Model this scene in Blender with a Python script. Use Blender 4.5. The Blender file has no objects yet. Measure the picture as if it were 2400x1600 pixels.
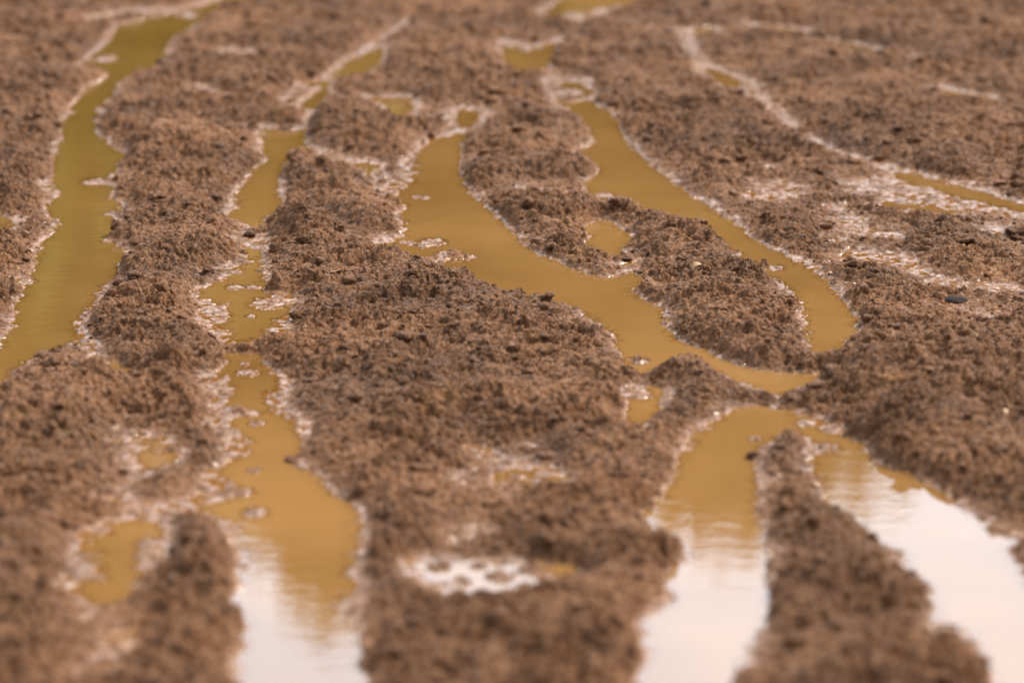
import bpy, bmesh, math, random
import numpy as np
from mathutils import Vector, Matrix, noise as mnoise

random.seed(7); rng = np.random.default_rng(7)
sc = bpy.context.scene
R = math.radians

# ------------------------------------------------------------------ camera
CAM_H, PITCH, THV, THH = 1.5, R(13.5), math.tan(R(5.5)), math.tan(R(5.5)) * 1.5
cd = bpy.data.cameras.new('camera'); cam = bpy.data.objects.new('camera', cd); sc.collection.objects.link(cam)
cam.location = (0, 0, CAM_H); cam.rotation_euler = (R(90) - PITCH, 0, 0)
cd.sensor_width = 36; cd.lens = 18 / THH; cd.clip_start = 0.1; cd.clip_end = 2000
cd.dof.use_dof = True; cd.dof.focus_distance = 6.85; cd.dof.aperture_fstop = 2.5
cd.dof.aperture_blades = 9
sc.camera = cam

# ------------------------------------------------------------------ sky, sun, exposure
SKY_GAIN = 1.75
SUN_EL, SUN_AZ = R(50), R(62)          # azimuth from +Y towards +X
BRIGHT_AZ = R(15)                      # where the overcast is thinnest
w = bpy.data.worlds.new('World'); sc.world = w; w.use_nodes = True
nt = w.node_tree; nt.nodes.clear()
out = nt.nodes.new('ShaderNodeOutputWorld'); bg = nt.nodes.new('ShaderNodeBackground')
sky = nt.nodes.new('ShaderNodeTexSky'); sky.sky_type = 'NISHITA'; sky.sun_disc = False
sky.sun_elevation = SUN_EL; sky.sun_rotation = SUN_AZ; sky.dust_density = 3.0; sky.air_density = 1.2
tc = nt.nodes.new('ShaderNodeTexCoord')
cn = nt.nodes.new('ShaderNodeTexNoise'); cn.inputs['Scale'].default_value = 2.2; cn.inputs['Detail'].default_value = 5
cr = nt.nodes.new('ShaderNodeValToRGB')
cr.color_ramp.elements[0].position = 0.3; cr.color_ramp.elements[0].color = (18.4, 20.6, 23.6, 1)
cr.color_ramp.elements[1].position = 0.7; cr.color_ramp.elements[1].color = (24.4, 27.8, 32.4, 1)
mx = nt.nodes.new('ShaderNodeMix'); mx.data_type = 'RGBA'; mx.inputs[0].default_value = 0.85
nt.links.new(tc.outputs['Generated'], cn.inputs['Vector'])
nt.links.new(cn.outputs['Fac'], cr.inputs['Fac'])
dt = nt.nodes.new('ShaderNodeVectorMath'); dt.operation = 'DOT_PRODUCT'
dt.inputs[1].default_value = (math.sin(BRIGHT_AZ) * math.cos(R(22)), math.cos(BRIGHT_AZ) * math.cos(R(22)), math.sin(R(22)))
nt.links.new(tc.outputs['Generated'], dt.inputs[0])
mr = nt.nodes.new('ShaderNodeMapRange'); mr.interpolation_type = 'SMOOTHSTEP'
mr.inputs[1].default_value = 0.1; mr.inputs[2].default_value = 1.0; mr.inputs[3].default_value = .34; mr.inputs[4].default_value = SKY_GAIN
nt.links.new(dt.outputs['Value'], mr.inputs[0])
ml = nt.nodes.new('ShaderNodeVectorMath'); ml.operation = 'SCALE'
nt.links.new(cr.outputs['Color'], ml.inputs[0]); nt.links.new(mr.outputs[0], ml.inputs['Scale'])
nt.links.new(sky.outputs['Color'], mx.inputs[6]); nt.links.new(ml.outputs[0], mx.inputs[7])
nt.links.new(mx.outputs[2], bg.inputs['Color']); nt.links.new(bg.outputs[0], out.inputs[0])
bg.inputs['Strength'].default_value = 0.06
sd = bpy.data.lights.new('sun', 'SUN'); sun = bpy.data.objects.new('sun', sd); sc.collection.objects.link(sun)
sd.energy = 2.8; sd.angle = R(10); sd.color = (1.0, 0.91, 0.78)
sdir = Vector((math.sin(SUN_AZ) * math.cos(SUN_EL), math.cos(SUN_AZ) * math.cos(SUN_EL), math.sin(SUN_EL)))
sun.rotation_euler = (-sdir).to_track_quat('-Z', 'Y').to_euler(); sun.location = (3, 5, 20)
sc.view_settings.view_transform = 'Standard'; sc.view_settings.look = 'None'
sc.view_settings.exposure = 0.67; sc.view_settings.gamma = 1.0

# ------------------------------------------------------------------ helpers
def g(px, py):
    """survey point: photograph reading (2352 x 1568) -> metres on the water level"""
    nx = (px - 1176) / 1176 * THH; ny = (784 - py) / 784 * THV
    dy = math.cos(PITCH) + ny * math.sin(PITCH); dz = -math.sin(PITCH) + ny * math.cos(PITCH)
    t = CAM_H / -dz
    return (nx * t, dy * t)

def tag(o, label=None, cat=None, group=None, kind=None):
    if label: o['label'] = label
    if cat: o['category'] = cat
    if group: o['group'] = group
    if kind: o['kind'] = kind
    return o

def mesh_np(name, V, F, mat, smooth=True):
    """V (n,3), F (m,k) constant face size"""
    me = bpy.data.meshes.new(name)
    m, k = F.shape
    me.vertices.add(len(V)); me.vertices.foreach_set('co', np.ascontiguousarray(V, dtype=np.float32).ravel())
    me.loops.add(m * k); me.loops.foreach_set('vertex_index', np.ascontiguousarray(F, dtype=np.int32).ravel())
    me.polygons.add(m); me.polygons.foreach_set('loop_start', np.arange(0, m * k, k, dtype=np.int32))
    me.update(calc_edges=True)
    if smooth: me.polygons.foreach_set('use_smooth', np.ones(m, dtype=bool))
    o = bpy.data.objects.new(name, me); sc.collection.objects.link(o)
    me.materials.append(mat)
    return o

PERM = rng.permutation(256); 
def hsh(ix, iy, s=0):
    return PERM[(PERM[(ix + s * 31) & 255] + iy) & 255]
GA = rng.random(256) * 2 * np.pi; GX, GY = np.cos(GA), np.sin(GA)
RA, RB, RC = rng.random(256), rng.random(256), rng.random(256)
def perlin(x, y, s=0):
    fx = np.floor(x); fy = np.floor(y); ix = fx.astype(np.int32); iy = fy.astype(np.int32)
    u = x - fx; v = y - fy
    su = u * u * u * (u * (u * 6 - 15) + 10); sv = v * v * v * (v * (v * 6 - 15) + 10)
    def c(a, b):
        h = hsh(ix + a, iy + b, s); return GX[h] * (u - a) + GY[h] * (v - b)
    a0 = c(0, 0); a1 = c(1, 0); b0 = c(0, 1); b1 = c(1, 1)
    p = a0 + su * (a1 - a0); q = b0 + su * (b1 - b0)
    return (p + sv * (q - p)) * 1.5
def fbm(x, y, o=3, s=0, gain=0.5):
    r = 0; a = 1.0
    for i in range(o):
        r = r + a * perlin(x, y, s + i); x = x * 2.03 + 5.1; y = y * 2.03 + 1.7; a *= gain
    return r
def worley(x, y, s=0):
    fx = np.floor(x).astype(np.int32); fy = np.floor(y).astype(np.int32)
    best = np.full(x.shape, 9.0); val = np.zeros(x.shape)
    for a in (-1, 0, 1):
        for b in (-1, 0, 1):
            h = hsh(fx + a, fy + b, s)
            dx = fx + a + 0.15 + 0.7 * RA[h] - x; dy = fy + b + 0.15 + 0.7 * RB[h] - y
            d = dx * dx + dy * dy
            m = d < best
            best = np.where(m, d, best); val = np.where(m, RC[h], val)
    return best, val          # squared distance, random value of the cell
def sstep(a, b, x):
    t = np.clip((x - a) / (b - a), 0, 1); return t * t * (3 - 2 * t)

# ------------------------------------------------------------------ survey of the water (readings in the photograph's pixels)
def tl(s): return [(a / 2, b / 2) for a, b in s]
def tr(s): return [(a / 2 + 1176, b / 2) for a, b in s]
def bl(s): return [(a / 2, b / 2 + 784) for a, b in s]
def br(s): return [(a / 2 + 1176, b / 2 + 784) for a, b in s]
WATER = []
# long puddle on the left
WATER.append([(640,-60),(470,15),(400,30),(330,45),(280,58),(264,85),(228,115),(198,148)] +
  tl([(400,290),(370,325),(490,325),(495,345),(470,370),(400,400),(385,430),(340,478),(330,505)]) +
  [(165,262)] + tl([(290,560),(290,620),(260,700),(250,780),(240,850),(280,890),(225,940),(215,975),(272,1025),(235,1080),
  (190,1140),(165,1240),(130,1285),(0,1285),(-150,1290),(-150,1320),(0,1315),(60,1305),(130,1325),(75,1400),(75,1470),(40,1540),(0,1600)]) +
  [(-120,850),(-160,960),(0,878),(30,850),(100,802),(165,787),(178,742),(190,712),(215,690),(225,670),(240,650),(264,640),(262,620),(268,600),
   (287,592),(282,570),(244,553),(240,545),(282,520),(236,487),(282,486),(266,460),(248,450),(265,430),(250,425),(200,422),
   (250,410),(265,395),(270,375),(292,355),(266,345),(236,325),(218,305),(215,285),(222,263)] +
  [(222,255),(236,240),(262,210),(264,194),(300,176),(342,164),(378,140),(380,110),(402,85),(442,60),(500,25),(575,0),(720,-60)])
# second channel
WATER.append([(884,108),(872,145),(838,170),(792,182),(758,178),(800,147),(842,125)])
WATER.append([(756,186),(752,215),(722,250),(682,256),(702,228),(740,202)])
WATER.append([(602,292),(640,300),(700,302),(700,325),(672,345),(665,360),(640,395),(635,425),(645,465),(650,480),(625,492),(605,500),
  (605,520),(575,525),(555,510),(520,500),(555,470),(536,452),(570,415),(580,390),(615,370),(602,345),(605,320)])
WATER.append(tl([(1090,1135),(1190,1150),(1190,1200),(1205,1290),(1215,1340),(1250,1370),(1180,1385),(1170,1410),(1240,1425),(1320,1395),
  (1300,1450),(1230,1490),(1225,1540),(1160,1562),(1070,1560),(1030,1510),(1055,1470),(1040,1400),(940,1375),(930,1330),(1020,1290),(1120,1235),(1155,1200)]))
WATER.append(bl([(1025,62),(1100,55),(1195,62),(1220,110),(1260,160),(1285,200),(1220,230),(1200,260),(1240,310),(1320,360),(1370,430),(1390,470),
  (1380,500),(1330,540),(1370,570),(1440,610),(1480,680),(1560,720),(1600,760),(1630,830),(1620,900),(1600,1000),(1600,1100),(1610,1150),
  (1560,1200),(1540,1230),(1620,1290),(1650,1340),(1660,1400),(1640,1500),(1680,1568),(1720,1750),(1120,1750),(1130,1568),(1110,1480),(1160,1300),
  (1100,1200),(1085,1150),(1140,1090),(1150,1030),(1120,960),(1110,880),(1080,830),(1000,800),(930,765),(1100,720),(1180,695),(1060,655),
  (1010,620),(1040,570),(1120,530),(1175,460),(1110,430),(1060,380),(1160,315),(1060,290),(1090,260),(1070,220),(1030,150),(1045,110)]))
# centre channel
WATER.append(tl([(2020,640),(2140,608),(2120,650),(2108,700),(2110,790),(2150,880),(2220,950),(2300,1020),(2352,1070)]) +
  tr([(60,1140),(180,1190),(280,1240),(400,1278),(520,1268),(560,1240),(600,1290),(530,1332),(575,1370),(660,1400),(690,1450),(700,1520),(760,1568)]) +
  br([(800,12),(900,50),(1000,98),(1100,128),(1300,148),(1400,148),(1412,165),(1360,190),(1290,222),(1240,262),(1150,232),(1110,202),
  (1020,182),(960,145),(860,112),(730,118),(650,130),(600,160),(550,132),(520,80),(490,60),(480,10)]) +
  tr([(470,1540),(430,1510),(330,1440),(240,1400),(130,1378),(0,1366)]) +
  tl([(2280,1330),(2200,1300),(2080,1272),(1980,1240),(1975,1222),(2060,1200),(2090,1170),(2040,1150),(1950,1188),(1850,1170),(1720,1130),
  (1800,1112),(1940,1145),(1990,1130),(1850,1100),(1872,1020),(1840,982),(1885,950),(1780,912),(1860,880),(1920,780),(1900,710),(1960,680)]))
WATER.append(br([(540,222),(600,206),(692,220),(672,300),(640,350),(600,382),(580,402),(550,400),(545,340),(530,310)]))
# right channel
WATER.append(tr([(200,472),(350,462),(440,512),(490,560),(512,640),(580,712),(640,762),(740,842),(860,922),(940,982),(1040,1042),(1100,1100),
  (1200,1152),(1320,1212),(1400,1262),(1470,1322),(1505,1372),(1562,1452),(1585,1492),(1550,1560)]) + br([(1510,20),(1500,82),(1420,100),(1372,60),(1372,10)]) +
  tr([(1362,1540),(1352,1420),(1312,1380),(1290,1332),(1200,1280),(1150,1242),(1245,1228),(1160,1218),(1052,1200),(1042,1160),(950,1108),(870,1068),
  (840,1038),(760,1018),(640,976),(560,958),(500,942),(440,928),(350,908),(335,850),(405,772),(330,730),(310,700),(385,652),(360,600),(310,540),(240,492)]))
WATER.append(tr([(195,405),(240,374),(320,384),(358,425),(300,452),(215,448)]))
WATER.append([(1150,95),(1176,107),(1206,120),(1276,100),(1268,130),(1258,157),(1196,166),(1162,157)])
WATER.append([(1240,38),(1290,2),(1330,-50),(1600,-50),(1530,0),(1452,6),(1382,18),(1300,32),(1255,42)])
# round pool between the centre and right channels
WATER.append(tr([(342,1042),(400,1010),(470,1018),(502,1050),(555,1088),(530,1130),(500,1150),(520,1165),(480,1182),(430,1172),(392,1150),(352,1102)]))
WATER.append(tr([(490,1212),(570,1205),(575,1222),(500,1226)]))
# pools lower left
WATER.append(bl([(530,830),(690,828),(730,880),(745,980),(650,1012),(600,1050),(612,1110),(600,1150),(540,1202),(430,1202),(400,1160),(330,1120),
  (470,1092),(440,1000),(440,950),(395,905),(520,890)]))
WATER.append(bl([(400,890),(450,910),(480,960),(430,1000),(398,960)]))
WATER.append(bl([(440,112),(540,105),(600,130),(650,190),(590,202),(540,160),(450,150)]))
WATER.append(bl([(640,470),(720,450),(750,480),(690,500)]))
WATER.append(bl([(660,510),(800,512),(790,560),(690,580),(640,545)]))
WATER.append([(955,1293),(1090,1288),(1180,1303),(1305,1298),(1300,1330),(1200,1337),(1130,1352),(1040,1347),(985,1320)])
WATER.append([(1120,1082),(1220,1090),(1305,1103),(1225,1118),(1150,1105)])
# arch puddle lower right
WATER.append(br([(1060,302),(1200,300),(1300,332),(1450,372),(1540,412),(1500,432),(1590,462),(1630,512),(1700,572),(1800,602),(1900,652),(1980,712),
  (2080,772),(2150,832),(2190,882),(2260,892),(2312,902),(2262,962),(2310,1002),(2352,1100),(2460,1300),(2560,1750),(2300,1750),(2225,1568),(2210,1480),(2150,1372),
  (2040,1292),(1930,1290),(1960,1200),(1930,1132),(1840,1062),(1800,982),(1740,942),(1650,882),(1590,832),(1520,800),(1450,762),(1440,660),
  (1400,560),(1372,452),(1290,402),(1190,442),(1100,532),(1112,602),(1120,782),(1132,902),(1182,962),(1160,1022),(1172,1250),(1120,1352),(1070,1440),
  (1000,1568),(930,1750),(570,1750),(590,1568),(622,1480),(610,1282),(700,1242),(765,1160),(720,1082),(742,1040),(805,1002),(815,960),(760,915),(700,902),(650,862),
  (620,782),(720,672),(762,602),(832,442),(900,392),(1000,332)]))
# thin puddles on the right
WATER.append(tr([(1740,788),(1830,800),(2000,842),(2150,882),(2352,942),(2500,985),(2500,1010),(2352,975),(2250,950),(2100,912),(1900,862),(1780,826)]))
WATER.append(tr([(1700,928),(1900,950),(2032,972),(1990,986),(1850,962),(1740,945)]))
WATER.append(tr([(1130,118),(1240,125),(1370,155),(1350,170),(1220,150)]))
WATER.append(tr([(1430,178),(1560,200),(1690,235),(1660,250),(1500,220)]))
WATER.append(tr([(1970,408),(2060,430),(2170,440),(2275,485),(2240,497),(2110,478),(2020,450)]))
WATER.append(tr([(908,322),(980,342),(1085,392),(990,392),(932,362)]))
WATER.append(tr([(820,130),(920,135),(930,160),(850,165)]))
WATER.append(tl([(1690,452),(1890,450),(1890,490),(1850,560),(1800,540),(1780,490)]))
WATER.append(tl([(2110,512),(2200,505),(2160,590),(2090,585)]))
WATER.append([(390,-5),(400,-60),(560,-60),(530,-2),(470,20),(415,20)] if False else [(195,-3),(200,-40),(290,-40),(262,0),(240,14),(208,12)])
WATER.append(tl([(872,418),(932,420),(935,445),(890,440)]))
WATER.append(tl([(-80,985),(20,990),(50,1015),(30,1060),(0,1085),(-80,1100)]))
WATER.append(tl([(1620,742),(1740,770),(1700,785),(1640,765)]))
WATER.append(tl([(1410,380),(1480,370),(1500,385),(1440,400)]))

# strokes where the mud lies flat and wet, almost at water level: (points, half width in metres, strength)
WET = [
 (tr([(780,150),(850,260),(930,350),(1100,430),(1230,520),(1300,600),(1480,700),(1700,760),(1900,830),(2352,960)]), .045, .9),
 (tr([(640,480),(800,540),(960,590),(1100,660),(1250,710),(1400,735)]), .03, .75),
 (tr([(1040,770),(1180,770)]), .03, .9), (tr([(1080,830),(1140,870)]), .03, .75),
 (tr([(1230,850),(1250,905),(1100,900)]), .035, .9), (tr([(1250,900),(1400,890)]), .035, .6),
 (tr([(1600,880),(1780,880),(2000,920),(2200,960),(2352,990)]), .06, .8),
 (tr([(1500,960),(1560,1010),(1480,1090)]), .04, .8), (tr([(1620,1080),(1740,1090)]), .035, .9),
 (tr([(1520,1180),(1600,1160),(1700,1200),(1790,1195),(1860,1250),(1940,1290),(2100,1320),(2300,1330)]), .035, .95),
 (tr([(2200,1060),(2352,1110)]), .05, .8), (tr([(2060,1430),(2200,1460)]), .04, .6),
 (tr([(30,870),(130,880)]), .04, .6), (tr([(60,1450),(220,1480)]), .04, .35),
 (tr([(380,950),(540,955)]), .02, .9), (tr([(1480,1500),(1560,1515)]), .012, .9),
 (tr([(2180,1590),(1900,240)]) if False else tr([(1880,270),(2050,280),(2200,300)]), .05, .7),
 (tr([(2080,620),(2190,640)]), .04, .6), (tr([(800,70),(960,90),(1070,105)]), .05, .8),
 (tr([(1130,125),(1370,150)]), .04, .8), (tr([(1430,180),(1690,225)]), .04, .8), (tr([(1960,405),(2270,480)]), .05, .6),
 (tr([(0,200),(90,235),(230,180)]), .03, .9), (tr([(130,70),(230,10)]), .04, .9), (tr([(290,95),(480,30)]), .05, .9),
 (tr([(180,350),(340,370),(380,440),(180,450),(180,350)]), .03, .9),
 (bl([(560,420),(640,520),(760,500),(700,590),(620,640),(560,700),(600,790)]), .04, .72),
 (bl([(450,100),(450,150)]), .02, .9), (bl([(960,160),(1000,300),(1060,400),(1100,500)]), .03, .85), (bl([(470,720),(700,770),(900,750),(1000,640)]), .03, .9),
 (bl([(420,870),(400,980),(380,1080),(330,1110)]), .03, .9), (bl([(750,880),(740,990),(620,1050)]), .02, .9),
 (bl([(430,1270),(500,1330),(540,1400),(480,1450)]), .04, .8), (bl([(360,1530),(520,1530)]), .03, .8),
 (bl([(1280,200),(1290,330),(1370,380)]), .03, .8), (bl([(1050,860),(1130,980),(1110,1150)]), .015, .8), (bl([(1620,780),(1640,900),(1610,1080)]), .02, .8),
 (br([(0,560),(120,590),(240,640)]), .03, .95), (br([(0,590),(100,640)]), .03, .6),
 (bl([(1930,1035),(2100,1060),(2200,1090),(2352,1090)]), .028, 1.0), (br([(0,1040),(120,1090),(250,1090)]), .03, 1.0), (bl([(2060,1130),(2150,1120)]), .02, .9),
 (bl([(2090,900),(2240,880)]), .03, .75), (bl([(1650,150),(1690,380),(2040,380)]), .01, .3), (bl([(2180,500),(2352,560)]), .035, .85),
 (bl([(2100,640),(2352,700)]), .03, .55), (br([(280,930),(330,935)]), .015, .8), (br([(20,480),(100,490)]), .02, .7),
 (tl([(2130,500),(2180,560),(2110,620),(1990,650)]), .03, .85), (tl([(1950,660),(1900,740),(1860,850),(1780,860),(1700,760),(1400,690),(1340,700)]), .035, .85),
 (tl([(1680,450),(1900,450)]), .03, .9), (tl([(1270,480),(1380,400),(1500,380),(1700,220),(1900,80)]), .04, .85),
 (tl([(1100,575),(1400,590),(1420,520),(1350,490)]), .03, .85), (tl([(1370,980),(1560,1050),(1650,1080),(1850,1110)]), .03, .8),
 (tl([(1600,1090),(1800,1150),(1880,1190)]), .025, .8), (tl([(1080,1100),(1200,1100)]), .035, .95), (tl([(960,1350),(960,1470),(1040,1520),(1060,1568)]), .03, .95),
 (tl([(1240,1400),(1310,1370),(1290,1500),(1220,1540),(1120,1570)]), .025, .95), (tl([(940,1260),(1110,1210),(1060,1240)]), .03, .9),
 (tl([(0,1040),(60,1020)]), .03, .9), (tl([(180,850),(270,880)]), .03, .9), (tl([(1040,990),(1100,930)]), .02, .8),
 (tl([(330,520),(440,515)]), .018, .97), (tl([(420,90),(560,60),(860,50),(1050,0)]), .05, .8), (tl([(560,110),(520,200),(400,290)]), .03, .9),
 (tl([(1000,150),(1160,130)]), .05, .7), (tl([(1040,240),(1150,240)]), .05, .7), (tl([(820,390),(930,400),(1000,440),(1150,470)]), .03, .85),
 (tl([(0,210),(110,200)]), .05, .6), (tl([(1350,1390),(1310,1560)]), .02, .5), (tl([(370,1480),(360,1568)]), .02, .6), (bl([(400,0),(450,90)]), .03, .8),
 (tl([(2230,740),(2352,750)]), .03, .5), (bl([(1950,10),(2100,100)]), .03, .25), (bl([(1960,380),(2090,390)]), .03, .6),
]
# islets and knolls: (x, y, radius m, height above water m)
KNOBS = [(1465,828,.014,.006),(1460,905,.02,.003),(960,453,.010,.0025),(975,455,.008,.002),(992,557,.02,.003),(1046,590,.022,.008),(1084,590,.008,.002),
 (615,697,.024,.004),(576,726,.007,.002),(575,660,.010,.003),(540,660,.012,.002),(590,661,.008,.0025),(585,1080,.008,.003),(585,1178,.014,.003),(563,838,.007,.003),
 (570,858,.014,.003),(580,950,.010,.003),(590,972,.010,.003),(345,1250,.014,.003),(340,1275,.014,.003),(1275,1180,.0,.0),
 (62,647,.012,.003),(1783,616,.012,.003),(215,418,.020,.003),(1390,450,.016,.004),(1425,460,.018,.005),(1735,1008,.008,.004),(1890,1030,.018,.003),
 (1852,972,.012,.003),(1910,985,.015,.003),(1280,430,.0,.0),(430,35,.03,.004),(245,135,.025,.004),(1302,212,.03,.004),(1010,1300,.014,.006),(1060,1335,.012,.004),(1100,1300,.010,.004),(1150,1325,.016,.006),(1215,1310,.014,.005),(1255,1325,.01,.004),(1190,1098,.012,.004),(1240,1105,.012,.004),(905,470,.012,.002),(880,453,.008,.002)]
HUMPS = [ # broad swellings and hollows of the mud (x, y, radius, extra height)
 (2180,480,.30,-.022),(1250,190,.22,-.02),(1310,115,.2,-.02),(1840,175,.30,-.022),(2000,240,.25,-.02),(1700,215,.2,-.02),(1640,130,.2,-.02),(920,270,.16,-.02),(1060,290,.12,-.02),(2250,500,.15,-.02),(2120,500,.12,-.018),(1800,440,.15,-.016),(1830,600,.10,-.016),(2080,670,.15,-.014),(250,45,.2,-.02),(540,110,.2,-.015),(1080,1120,.10,-.012),(1130,1380,.09,-.012),(310,1010,.08,-.014),(260,1440,.10,-.015),(450,225,.12,-.015),(800,395,.10,-.016),(1250,50,.25,-.02),(1400,60,.25,-.02),

 (720,520,.10,.035),(640,500,.05,.018),(400,480,.10,.018),(410,330,.16,.02),(960,640,.10,.012),(1300,720,.16,.008),(2210,570,.10,.018),(2330,540,.08,.03),(1500,520,.06,.018),(1600,560,.07,.014),
 (1960,800,.10,.018),(2040,920,.12,.02),(2250,880,.16,.025),(2140,990,.12,.02),(150,900,.12,.02),(60,1000,.12,.02),(100,1350,.14,.03),(1580,860,.06,.02),(1700,900,.07,.008),
 (1800,1020,.04,.014),(1250,560,.08,.010),(700,430,.10,.012),(820,290,.16,.02),(1110,160,.14,.03),(260,80,.10,.0),(1400,120,.2,.015),(1750,250,.2,.01),(2200,330,.25,.02),
 (400,1100,.07,.012),(440,1250,.07,.014),(330,900,.08,.012),(1280,1340,.10,.016),(1000,1000,.12,.006),(1950,460,.1,.012)]

def seg_dist(X, Y, P, closed=True):
    best = np.full(X.shape, 1e9); n = len(P)
    for i in range(n if closed else n - 1):
        ax, ay = P[i]; bx, by = P[(i + 1) % n]
        dx, dy = bx - ax, by - ay; L = dx * dx + dy * dy + 1e-12
        t = np.clip(((X - ax) * dx + (Y - ay) * dy) / L, 0, 1)
        best = np.minimum(best, (X - ax - t * dx) ** 2 + (Y - ay - t * dy) ** 2)
    return np.sqrt(best)
def inside(X, Y, P):
    r = np.zeros(X.shape, bool); n = len(P)
    for i in range(n):
        ax, ay = P[i]; bx, by = P[(i + 1) % n]
        if ay == by: continue
        c = ((ay > Y) != (by > Y)) & (X < (bx - ax) * (Y - ay) / (by - ay) + ax)
        r ^= c
    return r

CX0, CX1, CY0, CY1, CS = -2.8, 2.8, 3.4, 13.4, 0.0125
cxs = np.arange(CX0, CX1 + CS, CS); cys = np.arange(CY0, CY1 + CS, CS)
GXX, GYY = np.meshgrid(cxs, cys)
D = np.full(GXX.shape, 9.0); IN = np.zeros(GXX.shape, bool)
def window(P, pad):
    xs = [p[0] for p in P]; ys = [p[1] for p in P]
    i0 = max(0, int((min(ys) - pad - CY0) / CS)); i1 = min(len(cys), int((max(ys) + pad - CY0) / CS) + 2)
    j0 = max(0, int((min(xs) - pad - CX0) / CS)); j1 = min(len(cxs), int((max(xs) + pad - CX0) / CS) + 2)
    return slice(i0, max(i1, i0)), slice(j0, max(j1, j0))
for poly in WATER:
    P = [g(*p) for p in poly]
    s = window(P, 0.6)
    X, Y = GXX[s], GYY[s]
    if X.size == 0: continue
    D[s] = np.minimum(D[s], seg_dist(X, Y, P)); IN[s] |= inside(X, Y, P)
D = np.minimum(D, 0.6)
D = np.where(IN, -D, D)
WT = np.zeros(GXX.shape); HP = np.zeros(GXX.shape)
for pts, r, st in WET:
    if sum(p[1] for p in pts) / len(pts) < 330: r *= .6
    P = [g(*p) for p in pts]; s = window(P, r * 7)
    if GXX[s].size == 0: continue
    Q = [(a, b * .5) for a, b in P]      # the wet flats stretch along the ruts
    WT[s] = np.maximum(WT[s], st * np.exp(-(seg_dist(GXX[s], GYY[s] * .5, Q, False) / (r * 1.0)) ** 2 * 0.8))
WT = 1 - (1 - WT) ** 1.35
for x, y, r, h in HUMPS:
    cx, cy = g(x, y)
    HP += h * (.85 if h > 0 else 1) * np.exp(-((GXX - cx) ** 2 + ((GYY - cy) / 1.6) ** 2) / (r * r))

def bil(A, x, y):
    u = np.clip((x - CX0) / CS, 0, len(cxs) - 1.001); v = np.clip((y - CY0) / CS, 0, len(cys) - 1.001)
    i = u.astype(int); j = v.astype(int); a = u - i; b = v - j
    return (A[j, i] * (1 - a) + A[j, i + 1] * a) * (1 - b) + (A[j + 1, i] * (1 - a) + A[j + 1, i + 1] * a) * b

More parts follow.
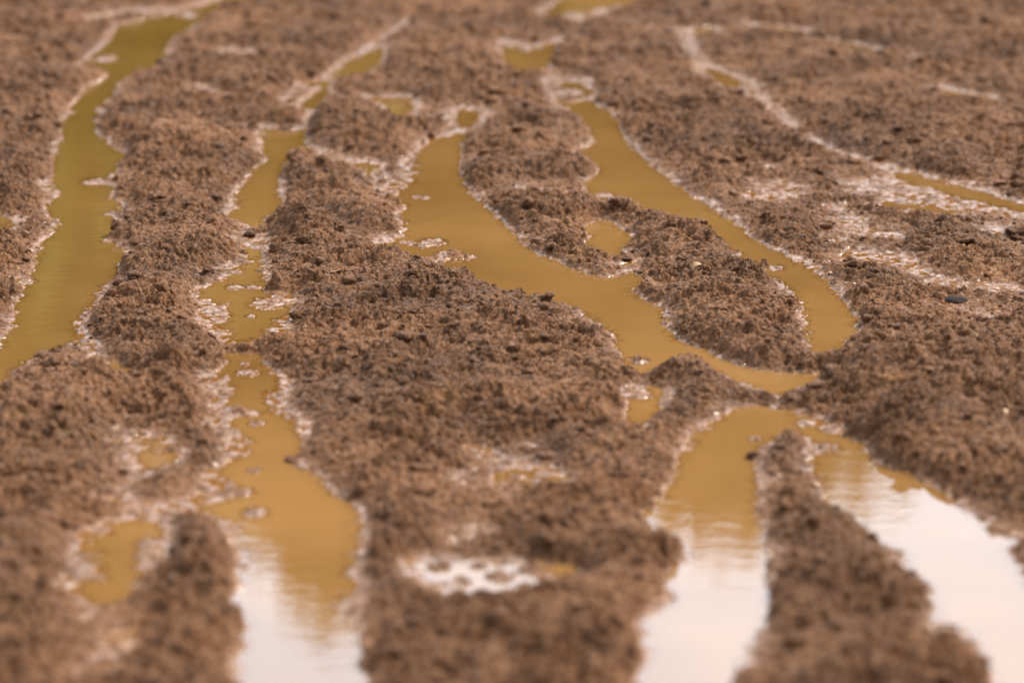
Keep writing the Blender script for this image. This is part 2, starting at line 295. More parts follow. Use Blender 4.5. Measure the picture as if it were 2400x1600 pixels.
def terrain(x, y):
    """height of the mud over the water level, metres"""
    d = bil(D, x, y); wet = bil(WT, x, y); hump = bil(HP, x, y)
    # beyond the surveyed part of the field the ruts run on at random
    ox = np.maximum(np.maximum(CX0 + .1 - x, x - CX1 + .1), np.maximum(CY0 + .1 - y, y - CY1 + .1))
    far = sstep(-0.3, 0.1, ox)
    nearb = sstep(0.1, .45, np.abs(x) - 0.145 * y)      # sideways of what the photograph shows
    d2 = 0.25 * (perlin(x * 1.3 + .25 * y + 7, y * 0.35 + 3, 3) + 0.24) / 1.0 + 0.05
    k = np.maximum(far, nearb); d = d * (1 - k) + d2 * k
    lf = fbm(x / 0.16, y / 0.16, 2, 11)
    e1 = fbm(x / 0.035, y / 0.05, 3, 20); 
    rag = 0.55 + 0.45 * perlin(x / .21, y / .21, 15)
    bank_v = sstep(-.45, .45, perlin(x / .26, y / .26, 17) + .35 * perlin(x / .08, y / .08, 18))
    dw = d - .006 + (0.013 * rag + .010 * wet) * e1 + (.005 + .006 * bank_v) * fbm(x / .013, y / .015, 2, 27) + .007 * perlin(x / .055, y / .028, 29)
    for kx, ky, kr, kh in KN:
        if kr > 0:
            pass
    A = np.maximum(0.026 + 0.012 * lf + hump * 1.25, .007) * (1 - .6 * wet)
    up = A * (1 - np.exp(-(np.maximum(dw, 0) / (.022 + .070 * bank_v)) ** 1.08))
    base = np.where(dw > 0, 0.0008 + up, np.maximum(dw * 0.5, -0.035))
    lace = .0034 * fbm(x / .020, y / .028, 3, 25) - .0002
    base = np.where(dw > 0, base * (1 - wet) + lace * wet, base)
    # lumps of mud
    wx = x + 0.010 * perlin(x / .03, y / .03, 31) + .004 * perlin(x / .009, y / .009, 33)
    wy = y + 0.010 * perlin(x / .03, y / .03, 32) + .004 * perlin(x / .009, y / .009, 34)
    dome = lambda f, r: np.sqrt(np.clip(1 - f / r, 0, 1) + .01) - .35
    f0, v0 = worley(wx / 0.070, wy / 0.070, 1)
    f1, v1 = worley(wx / 0.030, wy / 0.030, 2)
    f2, v2 = worley(wx / 0.0145, wy / 0.0145, 4)
    f3, v3 = worley(wx / 0.0072, wy / 0.0072, 5)
    lump = 0.020 * v0 ** 1.6 * dome(f0, .55) + 0.0120 * v1 ** 1.4 * dome(f1, .5) + 0.0040 * v2 * dome(f2, .45) + 0.0013 * v3 * dome(f3, .45)
    fp, vp = worley(wx / .024, wy / .024, 8)
    lump = lump - .0075 * sstep(.62, .75, vp) * (1 - sstep(.02, .16, fp)) * sstep(-.3, .3, perlin(x / .1, y / .1, 66))      # pits between the crumbs
    rid = 0.0075 * (1 - np.abs(fbm(x / .045, y / .045, 4, 41, .6)) * 2.2)
    fine = .0006 * perlin(x / .0035, y / .0035, 51) + .0012 * perlin(x / .007, y / .007, 52)
    # tyre-tread ribs pressed into the ridge between the channels
    tx, ty = g(1262, 555)
    tm = np.exp(-(((x - tx) / .17) ** 2 + ((y - ty) / .22) ** 2))
    rib = tm * .0035 * np.sin((x * .75 + y * .55) * 2 * np.pi / .024 + 2 * perlin(x / .05, y / .05, 61))
    amp = 0.20 + 0.80 * sstep(0.0, .012 + .05 * bank_v, dw)
    amp = amp * (1 - 0.74 * wet) * (0.62 + 0.60 * sstep(-.4, .4, perlin(x / .22, y / .22, 71) + .6 * perlin(x / .07, y / .07, 72)))
    h = base + amp * (lump * 1.15 + rid + fine + rib - 0.0065)
    for kx, ky, kr, kh in KN:
        if kr <= 0: continue
        m = (np.abs(x - kx) < 3 * kr) & (np.abs(y - ky) < 5 * kr)
        if not m.any(): continue
        q = ((x[m] - kx) / kr) ** 2 + ((y[m] - ky) / (kr * 1.5)) ** 2
        hh = kh * .7 * (1.0 - q * .8 + 1.6 * fbm(x[m] / (kr * .7) + kx * 90, y[m] / (kr * .9), 3, 28) ) + .5 * fine[m]
        h[m] = np.maximum(h[m], np.where(q < 4, hh, -1))
    return h, dw, wet, k
KN = [g(a, b) + (r, h) for a, b, r, h in KNOBS]

# ------------------------------------------------------------------ materials
def newmat(name):
    m = bpy.data.materials.new(name); m.use_nodes = True
    n = m.node_tree; n.nodes.clear()
    o = n.nodes.new('ShaderNodeOutputMaterial'); b = n.nodes.new('ShaderNodeBsdfPrincipled')
    n.links.new(b.outputs[0], o.inputs[0]); return m, n, b
def nz(n, vec, scale, detail=4, rough=.55, dist=0):
    t = n.nodes.new('ShaderNodeTexNoise'); t.inputs['Scale'].default_value = scale; t.inputs['Detail'].default_value = detail
    t.inputs['Roughness'].default_value = rough; t.inputs['Distortion'].default_value = dist
    n.links.new(vec, t.inputs['Vector']); return t.outputs['Fac']
def ramp(n, fac, stops):
    r = n.nodes.new('ShaderNodeValToRGB'); cr = r.color_ramp
    while len(cr.elements) < len(stops): cr.elements.new(0.5)
    for e, (p, c) in zip(cr.elements, stops): e.position = p; e.color = (*c, 1)
    n.links.new(fac, r.inputs['Fac']); return r.outputs['Color']
def mathn(n, op, a, b=None, c=None, clamp=False):
    m = n.nodes.new('ShaderNodeMath'); m.operation = op; m.use_clamp = clamp
    for i, v in enumerate((a, b, c)):
        if v is None: continue
        if isinstance(v, (int, float)): m.inputs[i].default_value = v
        else: n.links.new(v, m.inputs[i])
    return m.outputs[0]
def maprange(n, v, a, b, c, d):
    m = n.nodes.new('ShaderNodeMapRange'); n.links.new(v, m.inputs[0])
    for i, q in enumerate((a, b, c, d)): m.inputs[i + 1].default_value = q
    return m.outputs[0]
def mixc(n, f, a, b):
    m = n.nodes.new('ShaderNodeMix'); m.data_type = 'RGBA'
    n.links.new(f, m.inputs[0])
    for i, v in ((6, a), (7, b)):
        if isinstance(v, tuple): m.inputs[i].default_value = (*v, 1)
        else: n.links.new(v, m.inputs[i])
    return m.outputs[2]

def mud_material(name, tint=(1, 1, 1), wetline=True):
    m, n, b = newmat(name)
    geo = n.nodes.new('ShaderNodeNewGeometry'); pos = geo.outputs['Position']
    big = nz(n, pos, 3.0, 3); mid = nz(n, pos, 26, 5, .6); fin = nz(n, pos, 170, 5, .65)
    t = lambda c: tuple(a * b_ for a, b_ in zip(c, tint))
    c1 = ramp(n, mid, [(0.36, t((.120, .057, .031))), (0.5, t((.165, .083, .047))), (0.64, t((.260, .142, .086)))])
    c2 = ramp(n, fin, [(0.37, t((.058, .024, .012))), (0.5, t((.165, .084, .047))), (0.64, t((.420, .255, .165)))])
    f = n.nodes.new('ShaderNodeMix'); f.data_type = 'RGBA'; f.inputs[0].default_value = .5
    n.links.new(c1, f.inputs[6]); n.links.new(c2, f.inputs[7]); col = f.outputs[2]
    # drier, paler crests and damp dark patches
    hs = n.nodes.new('ShaderNodeHueSaturation'); n.links.new(col, hs.inputs['Color'])
    n.links.new(maprange(n, big, .3, .7, .72, 1.30), hs.inputs['Value']); col = hs.outputs['Color']
    # ochre silt in patches
    col = mixc(n, maprange(n, nz(n, pos, 11, 4, .6), .60, .74, 0, .40), col, t((.36, .19, .075)))
    sp = n.nodes.new('ShaderNodeSeparateXYZ'); n.links.new(pos, sp.inputs[0])
    zz = mathn(n, 'ADD', sp.outputs[2], mathn(n, 'MULTIPLY', mathn(n, 'SUBTRACT', nz(n, pos, 60, 3), .5), .012))
    wet = mathn(n, 'MULTIPLY', maprange(n, zz, .0003, .0055, 1, 0), maprange(n, nz(n, pos, 42, 5, .65), .42, .55, .0, 1)) if wetline else None
    sheen = maprange(n, nz(n, pos, 55, 4, .6), .42, .62, .8, .48)
    if wetline:
        col = mixc(n, mathn(n, 'MULTIPLY', wet, .45), col, t((.42, .21, .070)))
        rr = n.nodes.new('ShaderNodeMix'); n.links.new(wet, rr.inputs[0]); n.links.new(sheen, rr.inputs[2]); rr.inputs[3].default_value = .08
        n.links.new(rr.outputs[0], b.inputs['Roughness'])
        n.links.new(mathn(n, 'MULTIPLY_ADD', wet, .62, .0), b.inputs['Coat Weight']); b.inputs['Coat Roughness'].default_value = .05
    else:
        n.links.new(sheen, b.inputs['Roughness'])
    if wetline: col = mixc(n, maprange(n, sp.outputs[2], .0004, -.0012, 0, 1), col, t((.62, .33, .105)))
    n.links.new(col, b.inputs['Base Color'])
    b.inputs['Specular IOR Level'].default_value = .14
    bp = n.nodes.new('ShaderNodeBump'); bp.inputs['Strength'].default_value = 1.0; bp.inputs['Distance'].default_value = .003
    if wetline: n.links.new(maprange(n, wet, 0, 1, 1, .30), bp.inputs['Strength'])
    n.links.new(nz(n, pos, 320, 4, .65), bp.inputs['Height'])
    bp2 = n.nodes.new('ShaderNodeBump'); bp2.inputs['Strength'].default_value = .9; bp2.inputs['Distance'].default_value = .007
    if wetline: n.links.new(maprange(n, wet, 0, 1, .9, .22), bp2.inputs['Strength'])
    n.links.new(nz(n, pos, 95, 4, .6, .3), bp2.inputs['Height']); n.links.new(bp2.outputs[0], bp.inputs['Normal'])
    n.links.new(bp.outputs[0], b.inputs['Normal'])
    return m
M_MUD = mud_material('mud', (1.02, .885, .665))
M_CLOD = mud_material('clod_mud', (.92, .79, .59), False)

def water_material():
    """silty water: a clear film where it is shallow, opaque ochre where it is deep, mirror-like on top"""
    m = bpy.data.materials.new('muddy_water'); m.use_nodes = True; n = m.node_tree; n.nodes.clear()
    o = n.nodes.new('ShaderNodeOutputMaterial')
    geo = n.nodes.new('ShaderNodeNewGeometry'); pos = geo.outputs['Position']
    col = ramp(n, nz(n, pos, 1.3, 3), [(.35, (.195, .092, .025)), (.65, (.285, .140, .043))])
    # tree reflection deepened in the colour: darker, greener left rut and far water
    sx = n.nodes.new('ShaderNodeSeparateXYZ'); n.links.new(pos, sx.inputs[0])
    wob = mathn(n, 'MULTIPLY', mathn(n, 'SUBTRACT', nz(n, pos, 2.2, 3), .5), 1.2)
    cl = mathn(n, 'MULTIPLY', maprange(n, sx.outputs[0], -.62, -.85, 0, 1), maprange(n, mathn(n, 'ADD', sx.outputs[1], mathn(n, 'MULTIPLY', wob, 2.0)), 4.6, 8.4, .25, 1))
    cl2 = mathn(n, 'MULTIPLY', maprange(n, mathn(n, 'ADD', sx.outputs[1], wob), 6.6, 10.0, 0, 1), .55)
    col = mixc(n, mathn(n, 'MULTIPLY', mathn(n, 'MAXIMUM', cl, cl2), .50), col, (.095, .060, .006))
    mp = n.nodes.new('ShaderNodeMapping'); mp.inputs['Scale'].default_value = (1, 2.2, 1); n.links.new(pos, mp.inputs['Vector'])
    r1 = nz(n, mp.outputs[0], 14, 2, .5); r2 = nz(n, mp.outputs[0], 60, 2, .5)
    hgt = mathn(n, 'ADD', r1, mathn(n, 'MULTIPLY', r2, .16))
    bp = n.nodes.new('ShaderNodeBump'); bp.inputs['Strength'].default_value = 1.0; bp.inputs['Distance'].default_value = .00020
    n.links.new(hgt, bp.inputs['Height'])
    df = n.nodes.new('ShaderNodeBsdfDiffuse'); n.links.new(col, df.inputs['Color'])
    tp = n.nodes.new('ShaderNodeBsdfTransparent'); tp.inputs['Color'].default_value = (.97, .90, .72, 1)
    at = n.nodes.new('ShaderNodeAttribute'); at.attribute_name = 'depth'
    f = mathn(n, 'SUBTRACT', 1.0, mathn(n, 'EXPONENT', mathn(n, 'MULTIPLY', at.outputs['Fac'], -420.0)))
    m1 = n.nodes.new('ShaderNodeMixShader'); n.links.new(f, m1.inputs[0]); n.links.new(tp.outputs[0], m1.inputs[1]); n.links.new(df.outputs[0], m1.inputs[2])
    gl = n.nodes.new('ShaderNodeBsdfGlossy'); gl.inputs['Roughness'].default_value = .015; n.links.new(bp.outputs[0], gl.inputs['Normal'])
    fr = n.nodes.new('ShaderNodeFresnel'); fr.inputs['IOR'].default_value = 1.47; n.links.new(bp.outputs[0], fr.inputs['Normal'])
    m2 = n.nodes.new('ShaderNodeMixShader'); n.links.new(fr.outputs[0], m2.inputs[0]); n.links.new(m1.outputs[0], m2.inputs[1]); n.links.new(gl.outputs[0], m2.inputs[2])
    n.links.new(m2.outputs[0], o.inputs[0])
    return m
M_WATER = water_material()

def simple(name, stops, scale, rough=.7, bump=.0, bscale=200, spec=.5):
    m, n, b = newmat(name)
    tcn = n.nodes.new('ShaderNodeTexCoord'); pos = tcn.outputs['Object']
    n.links.new(ramp(n, nz(n, pos, scale, 4, .6), stops), b.inputs['Base Color'])
    b.inputs['Roughness'].default_value = rough; b.inputs['Specular IOR Level'].default_value = spec
    if bump:
        bp = n.nodes.new('ShaderNodeBump'); bp.inputs['Strength'].default_value = .6; bp.inputs['Distance'].default_value = bump
        n.links.new(nz(n, pos, bscale, 4), bp.inputs['Height']); n.links.new(bp.outputs[0], b.inputs['Normal'])
    return m

# ------------------------------------------------------------------ ground: one sheet, fine where the ruts are, coarse to the horizon
NR, NC = 3000, 1400
ty = np.linspace(0, 1, NR); ys = 3.85 * (11.8 / 3.85) ** ty          # finer near, coarser far
def grow(step, total, rate=1.12):
    o = [0.0]; s = step
    while o[-1] < total: s *= rate; o.append(o[-1] + s)
    return np.array(o[1:])
gn = grow(ys[1] - ys[0], 60); gf = grow(ys[-1] - ys[-2], 300)
ys = np.concatenate([(ys[0] - gn)[::-1], ys, ys[-1] + gf])
tu = np.linspace(-1, 1, NC); gu = grow(tu[1] - tu[0], 180, 1.12)
us = np.concatenate([(-1 - gu)[::-1], tu, 1 + gu])
HW = 0.150 * np.clip(ys, 3.5, 12.5) + 0.45
U, YY = np.meshgrid(us, ys); XX = U * HW[:, None]
XX = XX.astype(np.float64)
H, DW, WETF, FAR = terrain(XX, YY)
fade = 1 - sstep(12, 40, np.hypot(XX, YY))
H = H * fade + (1 - fade) * (0.03 + 0.05 * perlin(XX / 9, YY / 9, 80))
# crumbly overhangs: push points sideways a little
am = sstep(.0, .05, DW) * (1 - .8 * WETF) * fade
PX = XX + am * (.0025 * perlin(XX / .011, YY / .011, 90) + .0012 * perlin(XX / .005, YY / .005, 91))
PY = YY + am * (.0028 * perlin(XX / .011, YY / .011, 92) + .0016 * perlin(XX / .005, YY / .005, 93) - .35 * np.clip(H, 0, .03) * 0)
nr, nc = H.shape
V = np.stack([PX, PY, H], -1).reshape(-1, 3)
idx = np.arange(nr * nc, dtype=np.int32).reshape(nr, nc)
F = np.stack([idx[:-1, :-1], idx[:-1, 1:], idx[1:, 1:], idx[1:, :-1]], -1).reshape(-1, 4)
tag(mesh_np('ground', V, F, M_MUD), kind='structure')

# water sheet lying in the ruts
kk = 3
sl = (slice(len(gn) - 40, len(gn) + NR + 8, kk), slice(len(gu) - 40, len(gu) + NC + 40, 2))
WX, WY, WD = PX[sl], PY[sl], np.clip(-H[sl], 0, .05)
wi = np.arange(WX.size, dtype=np.int32).reshape(WX.shape)
wo = mesh_np('water', np.stack([WX * 0 + XX[sl], YY[sl], WX * 0], -1).reshape(-1, 3), np.stack([wi[:-1, :-1], wi[:-1, 1:], wi[1:, 1:], wi[1:, :-1]], -1).reshape(-1, 4), M_WATER, False)
da = wo.data.attributes.new('depth', 'FLOAT', 'POINT'); da.data.foreach_set('value', WD.astype(np.float32).ravel())
tag(wo, kind='structure')

def ground_z(x, y):
    h, *_ = terrain(np.array([[float(x)]]), np.array([[float(y)]])); return float(h[0, 0])

# ------------------------------------------------------------------ crumbs of mud
def ico(sub):
    bm = bmesh.new(); bmesh.ops.create_icosphere(bm, subdivisions=sub, radius=1)
    v = np.array([p.co[:] for p in bm.verts]); f = np.array([[q.index for q in a.verts] for a in bm.faces]); bm.free(); return v, f
def protos(sub, n, rough):
    v, f = ico(sub); o = []
    for i in range(n):
        off = Vector((i * 7.3, i * 3.1, 5))
        s = np.array([1 + rough * mnoise.noise(Vector(p) * 1.1 + off) + rough * .6 * mnoise.noise(Vector(p) * 2.7 + off) for p in v])
        o.append(v * s[:, None])
    return o, f
fineA = (np.abs(U) <= 1) & (YY > ys[len(gn)]) & (YY < 11.7)
def scatter(n, sub, nproto, rough, smin, smax, powr, ymax):
    P, f = protos(sub, nproto, rough)
    cell = HW[:, None] * np.gradient(ys)[:, None]
    wgt = (fineA & (DW > .012) & (H > .004) & (YY < ymax)) * cell * (1 - .7 * WETF) * (.3 + sstep(-.2, .5, perlin(XX / .12, YY / .12, 120)))
    wgt = wgt.ravel(); cum = np.cumsum(wgt); pick = np.searchsorted(cum, rng.random(n) * cum[-1])
    c = V[pick]; s = smin + (smax - smin) * rng.random(n) ** powr
    nv = len(P[0]); VV = np.empty((n, nv, 3)); k = rng.integers(0, nproto, n)
    PP = np.array(P)[k]
    a = rng.random(n) * 6.283; b_ = rng.random(n) * 6.283
    ca, sa, cb, sb = np.cos(a)[:, None], np.sin(a)[:, None], np.cos(b_)[:, None], np.sin(b_)[:, None]
    x, y, z = PP[..., 0], PP[..., 1], PP[..., 2]
    y, z = y * cb - z * sb, y * sb + z * cb
    x, y = x * ca - y * sa, x * sa + y * ca
    sx = s[:, None] * (.8 + .5 * rng.random((n, 1))); sz = s[:, None] * (.55 + .4 * rng.random((n, 1)))
    VV = np.stack([c[:, :1] + x * sx, c[:, 1:2] + y * s[:, None], c[:, 2:3] + z * sz + s[:, None] * .15], -1)
    FF = (f[None] + (np.arange(n) * nv)[:, None, None]).reshape(-1, 3)
    return VV.reshape(-1, 3), FF
v1, f1 = scatter(26000, 1, 12, .8, .0012, .0042, 2.0, 9.5)
v2, f2 = scatter(5600, 2, 12, .9, .003, .014, 4.0, 11.5)
o = mesh_np('mud_crumbs', np.concatenate([v1, v2]), np.concatenate([f1, f2 + len(v1)]), M_CLOD)
tag(o, 'loose crumbs of brown mud strewn over the ridges between the puddles', 'mud crumbs', kind='stuff')
#OBJECTS#
# ------------------------------------------------------------------ single clods, stones, straw
def lump_mesh(name, r, mat, seed, rough=.45, flat=.6, sub=4, freq=1.3, loc=(0, 0), sink=.25, rot=0, elong=1.0):
    v, f = ico(sub); off = Vector((seed * 3.7, seed * 1.9, seed))
    s = []
    for p in v:
        q = Vector(p)
        a = 1 + rough * mnoise.noise(q * freq + off) + rough * .5 * mnoise.noise(q * freq * 2.4 + off) + rough * .28 * mnoise.noise(q * freq * 6 + off) + rough * .14 * mnoise.noise(q * freq * 13 + off)
        s.append(a)
    v = v * np.array(s)[:, None] * np.array([r * elong, r, r * flat])
    o = mesh_np(name, v, f, mat)
    x, y = g(*loc) if len(loc) == 2 else loc
    o.location = (x, y, ground_z(x, y) + r * flat * (1 - 2 * sink)); o.rotation_euler = (0, 0, rot)
    return o
CL = [ # photo x, y, radius, label
 (2210,588,.024,'largest dark crumbly mud clod, on the right-hand ridge above the dark pebble'),
 (2335,550,.026,'dark crumbly mud clod at the right edge beside the largest clod'),
 (1572,618,.013,'brown mud clod sitting at the tread-marked bridge below the round pool'),
 (772,545,.017,'round brown clod on the shoulder of the tall heap between the two middle channels'),
 (646,492,.011,'small clod crowning the peak of the tall heap between the two middle channels'),
 (705,580,.016,'dark hollowed clod in the middle of the tall heap'),
 (478,633,.016,'dark rounded clod on the ridge edge just left of the narrow middle channel'),
 (365,484,.017,'dark clod on the crest of the ridge between the two left channels'),
 (1558,508,.016,'dark clod at the top of the ridge beside the round pool'),
 (1606,545,.015,'dark crumbly clod on the far side of the ridge right of the round pool'),
 (1848,585,.016,'flat reddish clod with a shaded underside in the wet patch right of the long channel'),
 (1955,608,.014,'brown clod beside the sparkling wet patch right of the flat reddish clod'),
 (2168,530,.015,'flat dark slab of mud at the edge of the far right wet patch'),
 (1840,308,.017,'lone dark clod in the pale wet strip towards the upper right'),
 (1880,92,.024,'blurred dark clod between two thin orange puddles at the top'),
 (1840,560,.010,'small brown clod on the bank right of the long right channel'),
 (1900,700,.014,'brown clod on the bank right of the end of the long channel'),
 (1730,1052,.010,'little dark clod poking into the arch puddle from its central tongue'),
 (670,1057,.010,'little dark clod at the right rim of the left foreground channel'),
 (1040,577,.011,'brown clod at the tip of the small spit reaching into the centre channel'),
 (555,582,.010,'little dark clod at the pinch of the narrow middle channel'),
 (1440,600,.010,'small clod on the rim below the round pool'),
]
for i, (x, y, r, lab) in enumerate(CL):
    tag(lump_mesh('mud_clod', r, M_CLOD, i + 1, .62, .60, 4, 1.5, (x, y), .30, i * 1.3, 1.15), lab, 'clod', 'clods of mud on the ridges')

M_STONE = simple('dark_stone', [(.3, (.035, .026, .024)), (.7, (.075, .055, .048))], 60, .85, .001, 300, .05)
M_STONE2 = simple('pink_stone', [(.3, (.45, .20, .11)), (.7, (.55, .28, .17))], 80, .5, .0008, 300)
M_STONE3 = simple('brown_stone', [(.3, (.04, .022, .010)), (.7, (.10, .05, .022))], 70, .55, .001, 260, .2)
tag(lump_mesh('pebble', .017, M_STONE, 31, .26, .52, 3, 1.2, (2196,701), .36, .1, 1.35), 'smooth dark grey pebble lying on the mud at the right', 'pebble')
tag(lump_mesh('pebble', .011, M_STONE3, 32, .3, .55, 3, 1.1, (574,543), .12, .2, 1.25), 'dark brown wet stone at the pinch of the narrow channel left of the tall heap', 'stone')
tag(lump_mesh('pebble', .005, M_STONE2, 33, .15, .7, 2, 1.1, (1613,554), .1, .2, 1.1), 'tiny salmon pink pebble on the ridge right of the round pool', 'pebble')

M_STRAW = simple('straw', [(.3, (.33, .19, .07)), (.7, (.52, .34, .15))], 90, .6)
M_LEAFD = simple('dead_leaf', [(.3, (.30, .16, .06)), (.7, (.44, .27, .12))], 90, .6)
def strand(name, loc, length, rad, heading, lift, bend, mat, seed=0):
    """a thin tapered, curved stalk"""
    x, y = g(*loc); z = ground_z(x, y) + .003
    n = 14; pts = []
    for i in range(n + 1):
        t = i / n; a = heading + bend * t
        if i == 0: p = Vector((0, 0, 0))
        else: p = pts[-1] + Vector((math.cos(a) * math.cos(lift), math.sin(a) * math.cos(lift), math.sin(lift) - .25 * t * abs(math.sin(lift)))) * length / n
        pts.append(p)
    V_, F_ = [], []
    for i, p in enumerate(pts):
        dvec = (pts[min(i + 1, n)] - pts[max(i - 1, 0)]).normalized()
        s = dvec.cross(Vector((0, 0, 1)));  s = s.normalized() if s.length > .01 else Vector((1, 0, 0)); u_ = s.cross(dvec)
        rr = rad * (1 - .75 * (i / n) ** 2)
        for k in range(6):
            a = k * math.pi / 3; V_.append(p + s * math.cos(a) * rr + u_ * math.sin(a) * rr * .7)
    for i in range(n):
        for k in range(6):
            F_.append((i * 6 + k, i * 6 + (k + 1) % 6, (i + 1) * 6 + (k + 1) % 6, (i + 1) * 6 + k))
    o = mesh_np(name, np.array([q[:] for q in V_]), np.array(F_), mat)
    o.location = (x, y, z); return o
tag(strand('straw', (2242,868), .030, .0018, 2.4, .7, .6, M_STRAW), 'pale curled bit of straw standing on the dark mud bank at the right', 'straw')
tag(strand('straw', (2185,800), .040, .0014, -.9, .1, .4, M_STRAW), 'pale straw lying flat on the mud below the dark pebble', 'straw')
tag(strand('root_fibre', (1594,517), .030, .0004, 1.6, 1.4, .3, M_STRAW), 'hair-thin fibre standing up from the ridge against the right channel', 'fibre')
tag(strand('straw', (2295,640), .030, .0007, 1.2, .9, .4, M_STRAW), 'thin pale stalk sticking up below the clods at the right edge', 'straw')
tag(strand('straw', (760,668), .022, .0016, .3, .1, .8, M_STRAW), 'short ochre straw below the tall heap', 'straw')
tag(strand('straw', (1130,655), .024, .0006, 1.9, .8, .5, M_STRAW), 'thin stalk on the rim of the broad mud ridge beside the centre channel', 'straw')
def leaf(loc, size, rot, label):
    x, y = g(*loc); V_, F_ = [], []
    n = 8
    for i in range(n + 1):
        t = i / n; wdt = size * .36 * math.sin(math.pi * min(1, t * .94 + .06)) ** .8
        zz = size * .22 * math.sin(t * 2.6)
        V_ += [(t * size, -wdt, zz + wdt * .35), (t * size, 0, zz), (t * size, wdt, zz + wdt * .5),
               (t * size, -wdt, zz + wdt * .35 - .0006), (t * size, 0, zz - .0006), (t * size, wdt, zz + wdt * .5 - .0006)]
    for i in range(n):
        a = i * 6; b_ = a + 6
        F_ += [(a, a + 1, b_ + 1, b_), (a + 1, a + 2, b_ + 2, b_ + 1), (a + 3, b_ + 3, b_ + 4, a + 4), (a + 4, b_ + 4, b_ + 5, a + 5),
               (a, b_, b_ + 3, a + 3), (a + 2, a + 5, b_ + 5, b_ + 2)]
    F_ += [(0, 3, 4, 1), (1, 4, 5, 2)]
    o = mesh_np('dead_leaf', np.array(V_), np.array(F_), M_LEAFD); o.location = (x, y, ground_z(x, y) + .004); o.rotation_euler = (.2, -.25, rot)
    return tag(o, label, 'leaf')
leaf((1588,655), .022, .3, 'curled tan dead leaf on the ridge below the round pool')
leaf((2310,1010), .016, 2.0, 'small tan leaf fragment on the dark bank above the arch puddle')

# weed tuft at the top right
M_WEED = simple('weed', [(.3, (.10, .12, .012)), (.7, (.17, .19, .02))], 40, .5)
def weed(loc, label):
    x, y = g(*loc); z = ground_z(x, y)
    e = bpy.data.objects.new('weed', None); sc.collection.objects.link(e); e.location = (x, y, z)
    tag(e, label, 'weed')
    for k in range(9):
        V_, F_ = [], []; a = k * .7 + .2; L = .05 + .03 * RA[k]
        for i in range(7):
            t = i / 6; r_ = L * t * .8; zz = L * (t - .45 * t * t) ; wd = .006 * math.sin(math.pi * (t * .9 + .08)) + .0006
            cx, cy = math.cos(a) * r_, math.sin(a) * r_; sx, sy = -math.sin(a) * wd, math.cos(a) * wd
            V_ += [(cx - sx, cy - sy, zz), (cx, cy, zz - .0015), (cx + sx, cy + sy, zz), (cx, cy, zz - .0035)]
        for i in range(6):
            q = i * 4
            for j in range(4): F_.append((q + j, q + (j + 1) % 4, q + 4 + (j + 1) % 4, q + 4 + j))
        b_ = mesh_np('leaf', np.array(V_), np.array(F_), M_WEED); b_.parent = e
weed((2338,2), 'green weed tuft at the far top right corner of the mud')

# ------------------------------------------------------------------ the bank and trees mirrored in the water
def bank():
    xs = np.linspace(-60, 60, 121); yb = np.linspace(19, 90, 72)
    X, Y = np.meshgrid(xs, yb)
    Z = -0.3 + 7.2 * sstep(18, 46, Y + 2.5 * perlin(X / 9, Y / 9, 130)) + 5 * sstep(45, 90, Y) + .5 * fbm(X / 4, Y / 4, 3, 140)
    Z[0] = -.4
    idx = np.arange(X.size).reshape(X.shape)
    F_ = np.stack([idx[:-1, :-1], idx[:-1, 1:], idx[1:, 1:], idx[1:, :-1]], -1).reshape(-1, 4)
    m, n, b = newmat('grass_bank')
    tcn = n.nodes.new('ShaderNodeTexCoord'); pos = tcn.outputs['Object']
    sp = n.nodes.new('ShaderNodeSeparateXYZ'); n.links.new(pos, sp.inputs[0])
    dry = ramp(n, nz(n, pos, .3, 4), [(.35, (.13, .085, .02)), (.65, (.27, .17, .045))])
    grn = ramp(n, nz(n, pos, .5, 4), [(.35, (.11, .13, .006)), (.65, (.30, .31, .014))])
    side = mathn(n, 'ADD', sp.outputs[0], mathn(n, 'MULTIPLY', mathn(n, 'SUBTRACT', nz(n, pos, .22, 3), .5), 14.0))
    n.links.new(mixc(n, maprange(n, side, -4.2, -.8, 0, 1), grn, dry), b.inputs['Base Color']); b.inputs['Roughness'].default_value = .95
    b.inputs['Specular IOR Level'].default_value = .1
    return tag(mesh_np('hill', np.stack([X, Y, Z], -1).reshape(-1, 3), F_, m), kind='structure')
bank()
M_BARK = simple('bark', [(.3, (.05, .035, .022)), (.7, (.12, .085, .055))], 8, .9)
M_OLIVE = simple('olive_leaves', [(.3, (.13, .15, .006)), (.7, (.28, .28, .014))], 1.2, .6)
M_OCHRE = simple('ochre_leaves', [(.3, (.16, .10, .025)), (.7, (.27, .17, .045))], 1.2, .6)
M_BROWN = simple('brown_leaves', [(.3, (.10, .060, .022)), (.7, (.19, .115, .04))], 1.2, .6)
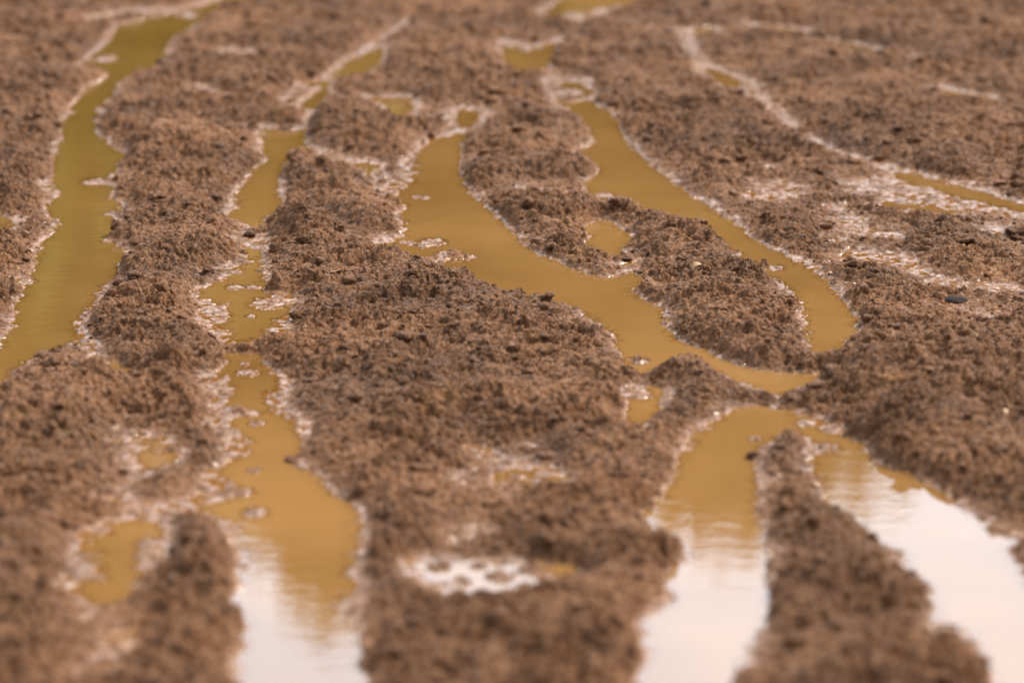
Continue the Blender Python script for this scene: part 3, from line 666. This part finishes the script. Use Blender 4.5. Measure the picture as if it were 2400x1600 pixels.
def tree(x, y, top, width, mat, seed, label, low=1.0, n=8000, kind='tree'):
    r = np.random.default_rng(seed)
    e = bpy.data.objects.new(kind, None); sc.collection.objects.link(e); e.location = (x, y, max(0, -.3 + 7.2 * float(sstep(18, 46, np.array(y)))) - .1)
    z0 = e.location.z; H_ = top - z0
    tag(e, label, kind, 'trees on the bank beyond the field' if kind == 'tree' else 'bushes below the grove')
    # trunk and limbs
    VV, FF = [], []
    def limb(p0, p1, r0, r1):
        b0 = len(VV); ax = (p1 - p0).normalized(); s = ax.orthogonal().normalized(); t = ax.cross(s); K = 5
        for i in range(K + 1):
            f_ = i / K; c = p0.lerp(p1, f_) + s * .12 * r0 * math.sin(f_ * 7 + seed); rr = r0 + (r1 - r0) * f_
            for k in range(8):
                a = k * math.pi / 4; VV.append(tuple(c + s * math.cos(a) * rr + t * math.sin(a) * rr))
        for i in range(K):
            for k in range(8):
                FF.append((b0 + i * 8 + k, b0 + i * 8 + (k + 1) % 8, b0 + i * 8 + 8 + (k + 1) % 8, b0 + i * 8 + 8 + k))
    limb(Vector((0, 0, 0)), Vector((.1, 0, H_ * .75)), .22, .05)
    tips = []
    for k in range(12):
        a = k * 2.4 + seed; hh = H_ * (.2 + .05 * k); L = width * .5 * (.9 - .03 * k)
        p1 = Vector((math.cos(a) * L * .8, math.sin(a) * L * .8, hh + L * .5)); limb(Vector((.05, 0, hh)), p1, .07, .015); tips.append(p1)
    tr_ = mesh_np('trunk', np.array(VV), np.array(FF), M_BARK); tr_.parent = e
    # crown: leaf-sized faces in clumps
    nc_ = 80; C = []
    while len(C) < nc_:
        p = r.uniform(-1, 1, 3)
        if np.dot(p, p) < 1 and np.dot(p, p) > .12: C.append(p)
    C = np.array(C); C[:, 0] *= width * .5; C[:, 1] *= width * .45; C[:, 2] = low + (C[:, 2] * .5 + .5) * (H_ - low - .35)
    taper = 1 - .45 * ((C[:, 2] - low) / (H_ - low)) ** 2; C[:, :2] *= taper[:, None]
    k = r.integers(0, nc_, n); cr_ = r.uniform(.35, .75, nc_) * min(1, .25 + width / 3.5)
    off = r.normal(0, .5, (n, 3)); c = C[k] + off * cr_[k][:, None] * np.array([1, 1, .7])
    u = r.normal(0, 1, (n, 3)); u /= np.linalg.norm(u, axis=1)[:, None]
    v = np.cross(u, r.normal(0, 1, (n, 3))); v /= np.linalg.norm(v, axis=1)[:, None]
    s = r.uniform(.09, .19, n)[:, None]
    Q = np.stack([c - u * s, c - v * s * .55, c + u * s, c + v * s * .55], 1).reshape(-1, 3)
    cw = mesh_np('crown', Q, np.arange(4 * n).reshape(n, 4), mat, False); cw.parent = e
TR = [(-6.6, 27, 8.6, 4.6, M_OLIVE, 'olive green tree mirrored at the left edge of the long puddle'),
      (-3.9, 28, 9.2, 2.4, M_BROWN, 'tallest tree, brown leaved, second from the left edge of the mirrored grove'),
      (-1.54, 28, 7.9, 1.0, M_OCHRE, 'slim ochre tree whose pointed top is mirrored in the left foreground channel'),
      (0.2, 29, 7.1, 3.2, M_BROWN, 'brown leaved tree mirrored in the centre channel'),
      (1.9, 27, 6.8, 3.0, M_OCHRE, 'ochre tree mirrored in the left arm of the arch puddle'),
      (3.9, 30, 5.6, 3.6, M_BROWN, 'brown leaved tree mirrored in the right arm of the arch puddle'),
      (-2.5, 36, 7.9, 5.0, M_BROWN, 'broad brown tree in the second row behind the slim ochre tree'),
      (1.2, 37, 8.2, 5.0, M_OCHRE, 'broad ochre tree in the second row behind the centre'),
      (5.2, 37, 7.6, 5.0, M_BROWN, 'broad brown tree in the second row on the right'),
      (-2.2, 30, 8.3, 3.6, M_OLIVE, 'narrow olive tree between the tallest tree and the slim ochre tree'),
      (-0.9, 31, 7.1, 2.6, M_OLIVE, 'olive tree standing between the slim ochre tree and the brown centre tree'),
      (7.6, 28, 7.6, 4.4, M_OLIVE, 'olive tree standing rightmost on the bank'),
      (-9.2, 29, 8.8, 4.8, M_BROWN, 'brown leaved tree standing leftmost on the bank')]
for i, (x, y, t, wd, m, lab) in enumerate(TR): tree(x, y, t, wd, m, i + 1, lab)
for i, (x, y, t, wd, m, lab) in enumerate([(-4.0, 23, 4.5, 2.6, M_OLIVE, 'rounded olive bush mirrored in the upper part of the long left puddle'),
      (-1.9, 24, 4.3, 2.0, M_OLIVE, 'small olive bush mirrored in the second channel'),
      (4.6, 24, 4.0, 2.4, M_OCHRE, 'ochre bush in front of the grove on the right')]):
    tree(x, y, t, wd, m, i + 31, lab, low=.2, n=5000, kind='bush')
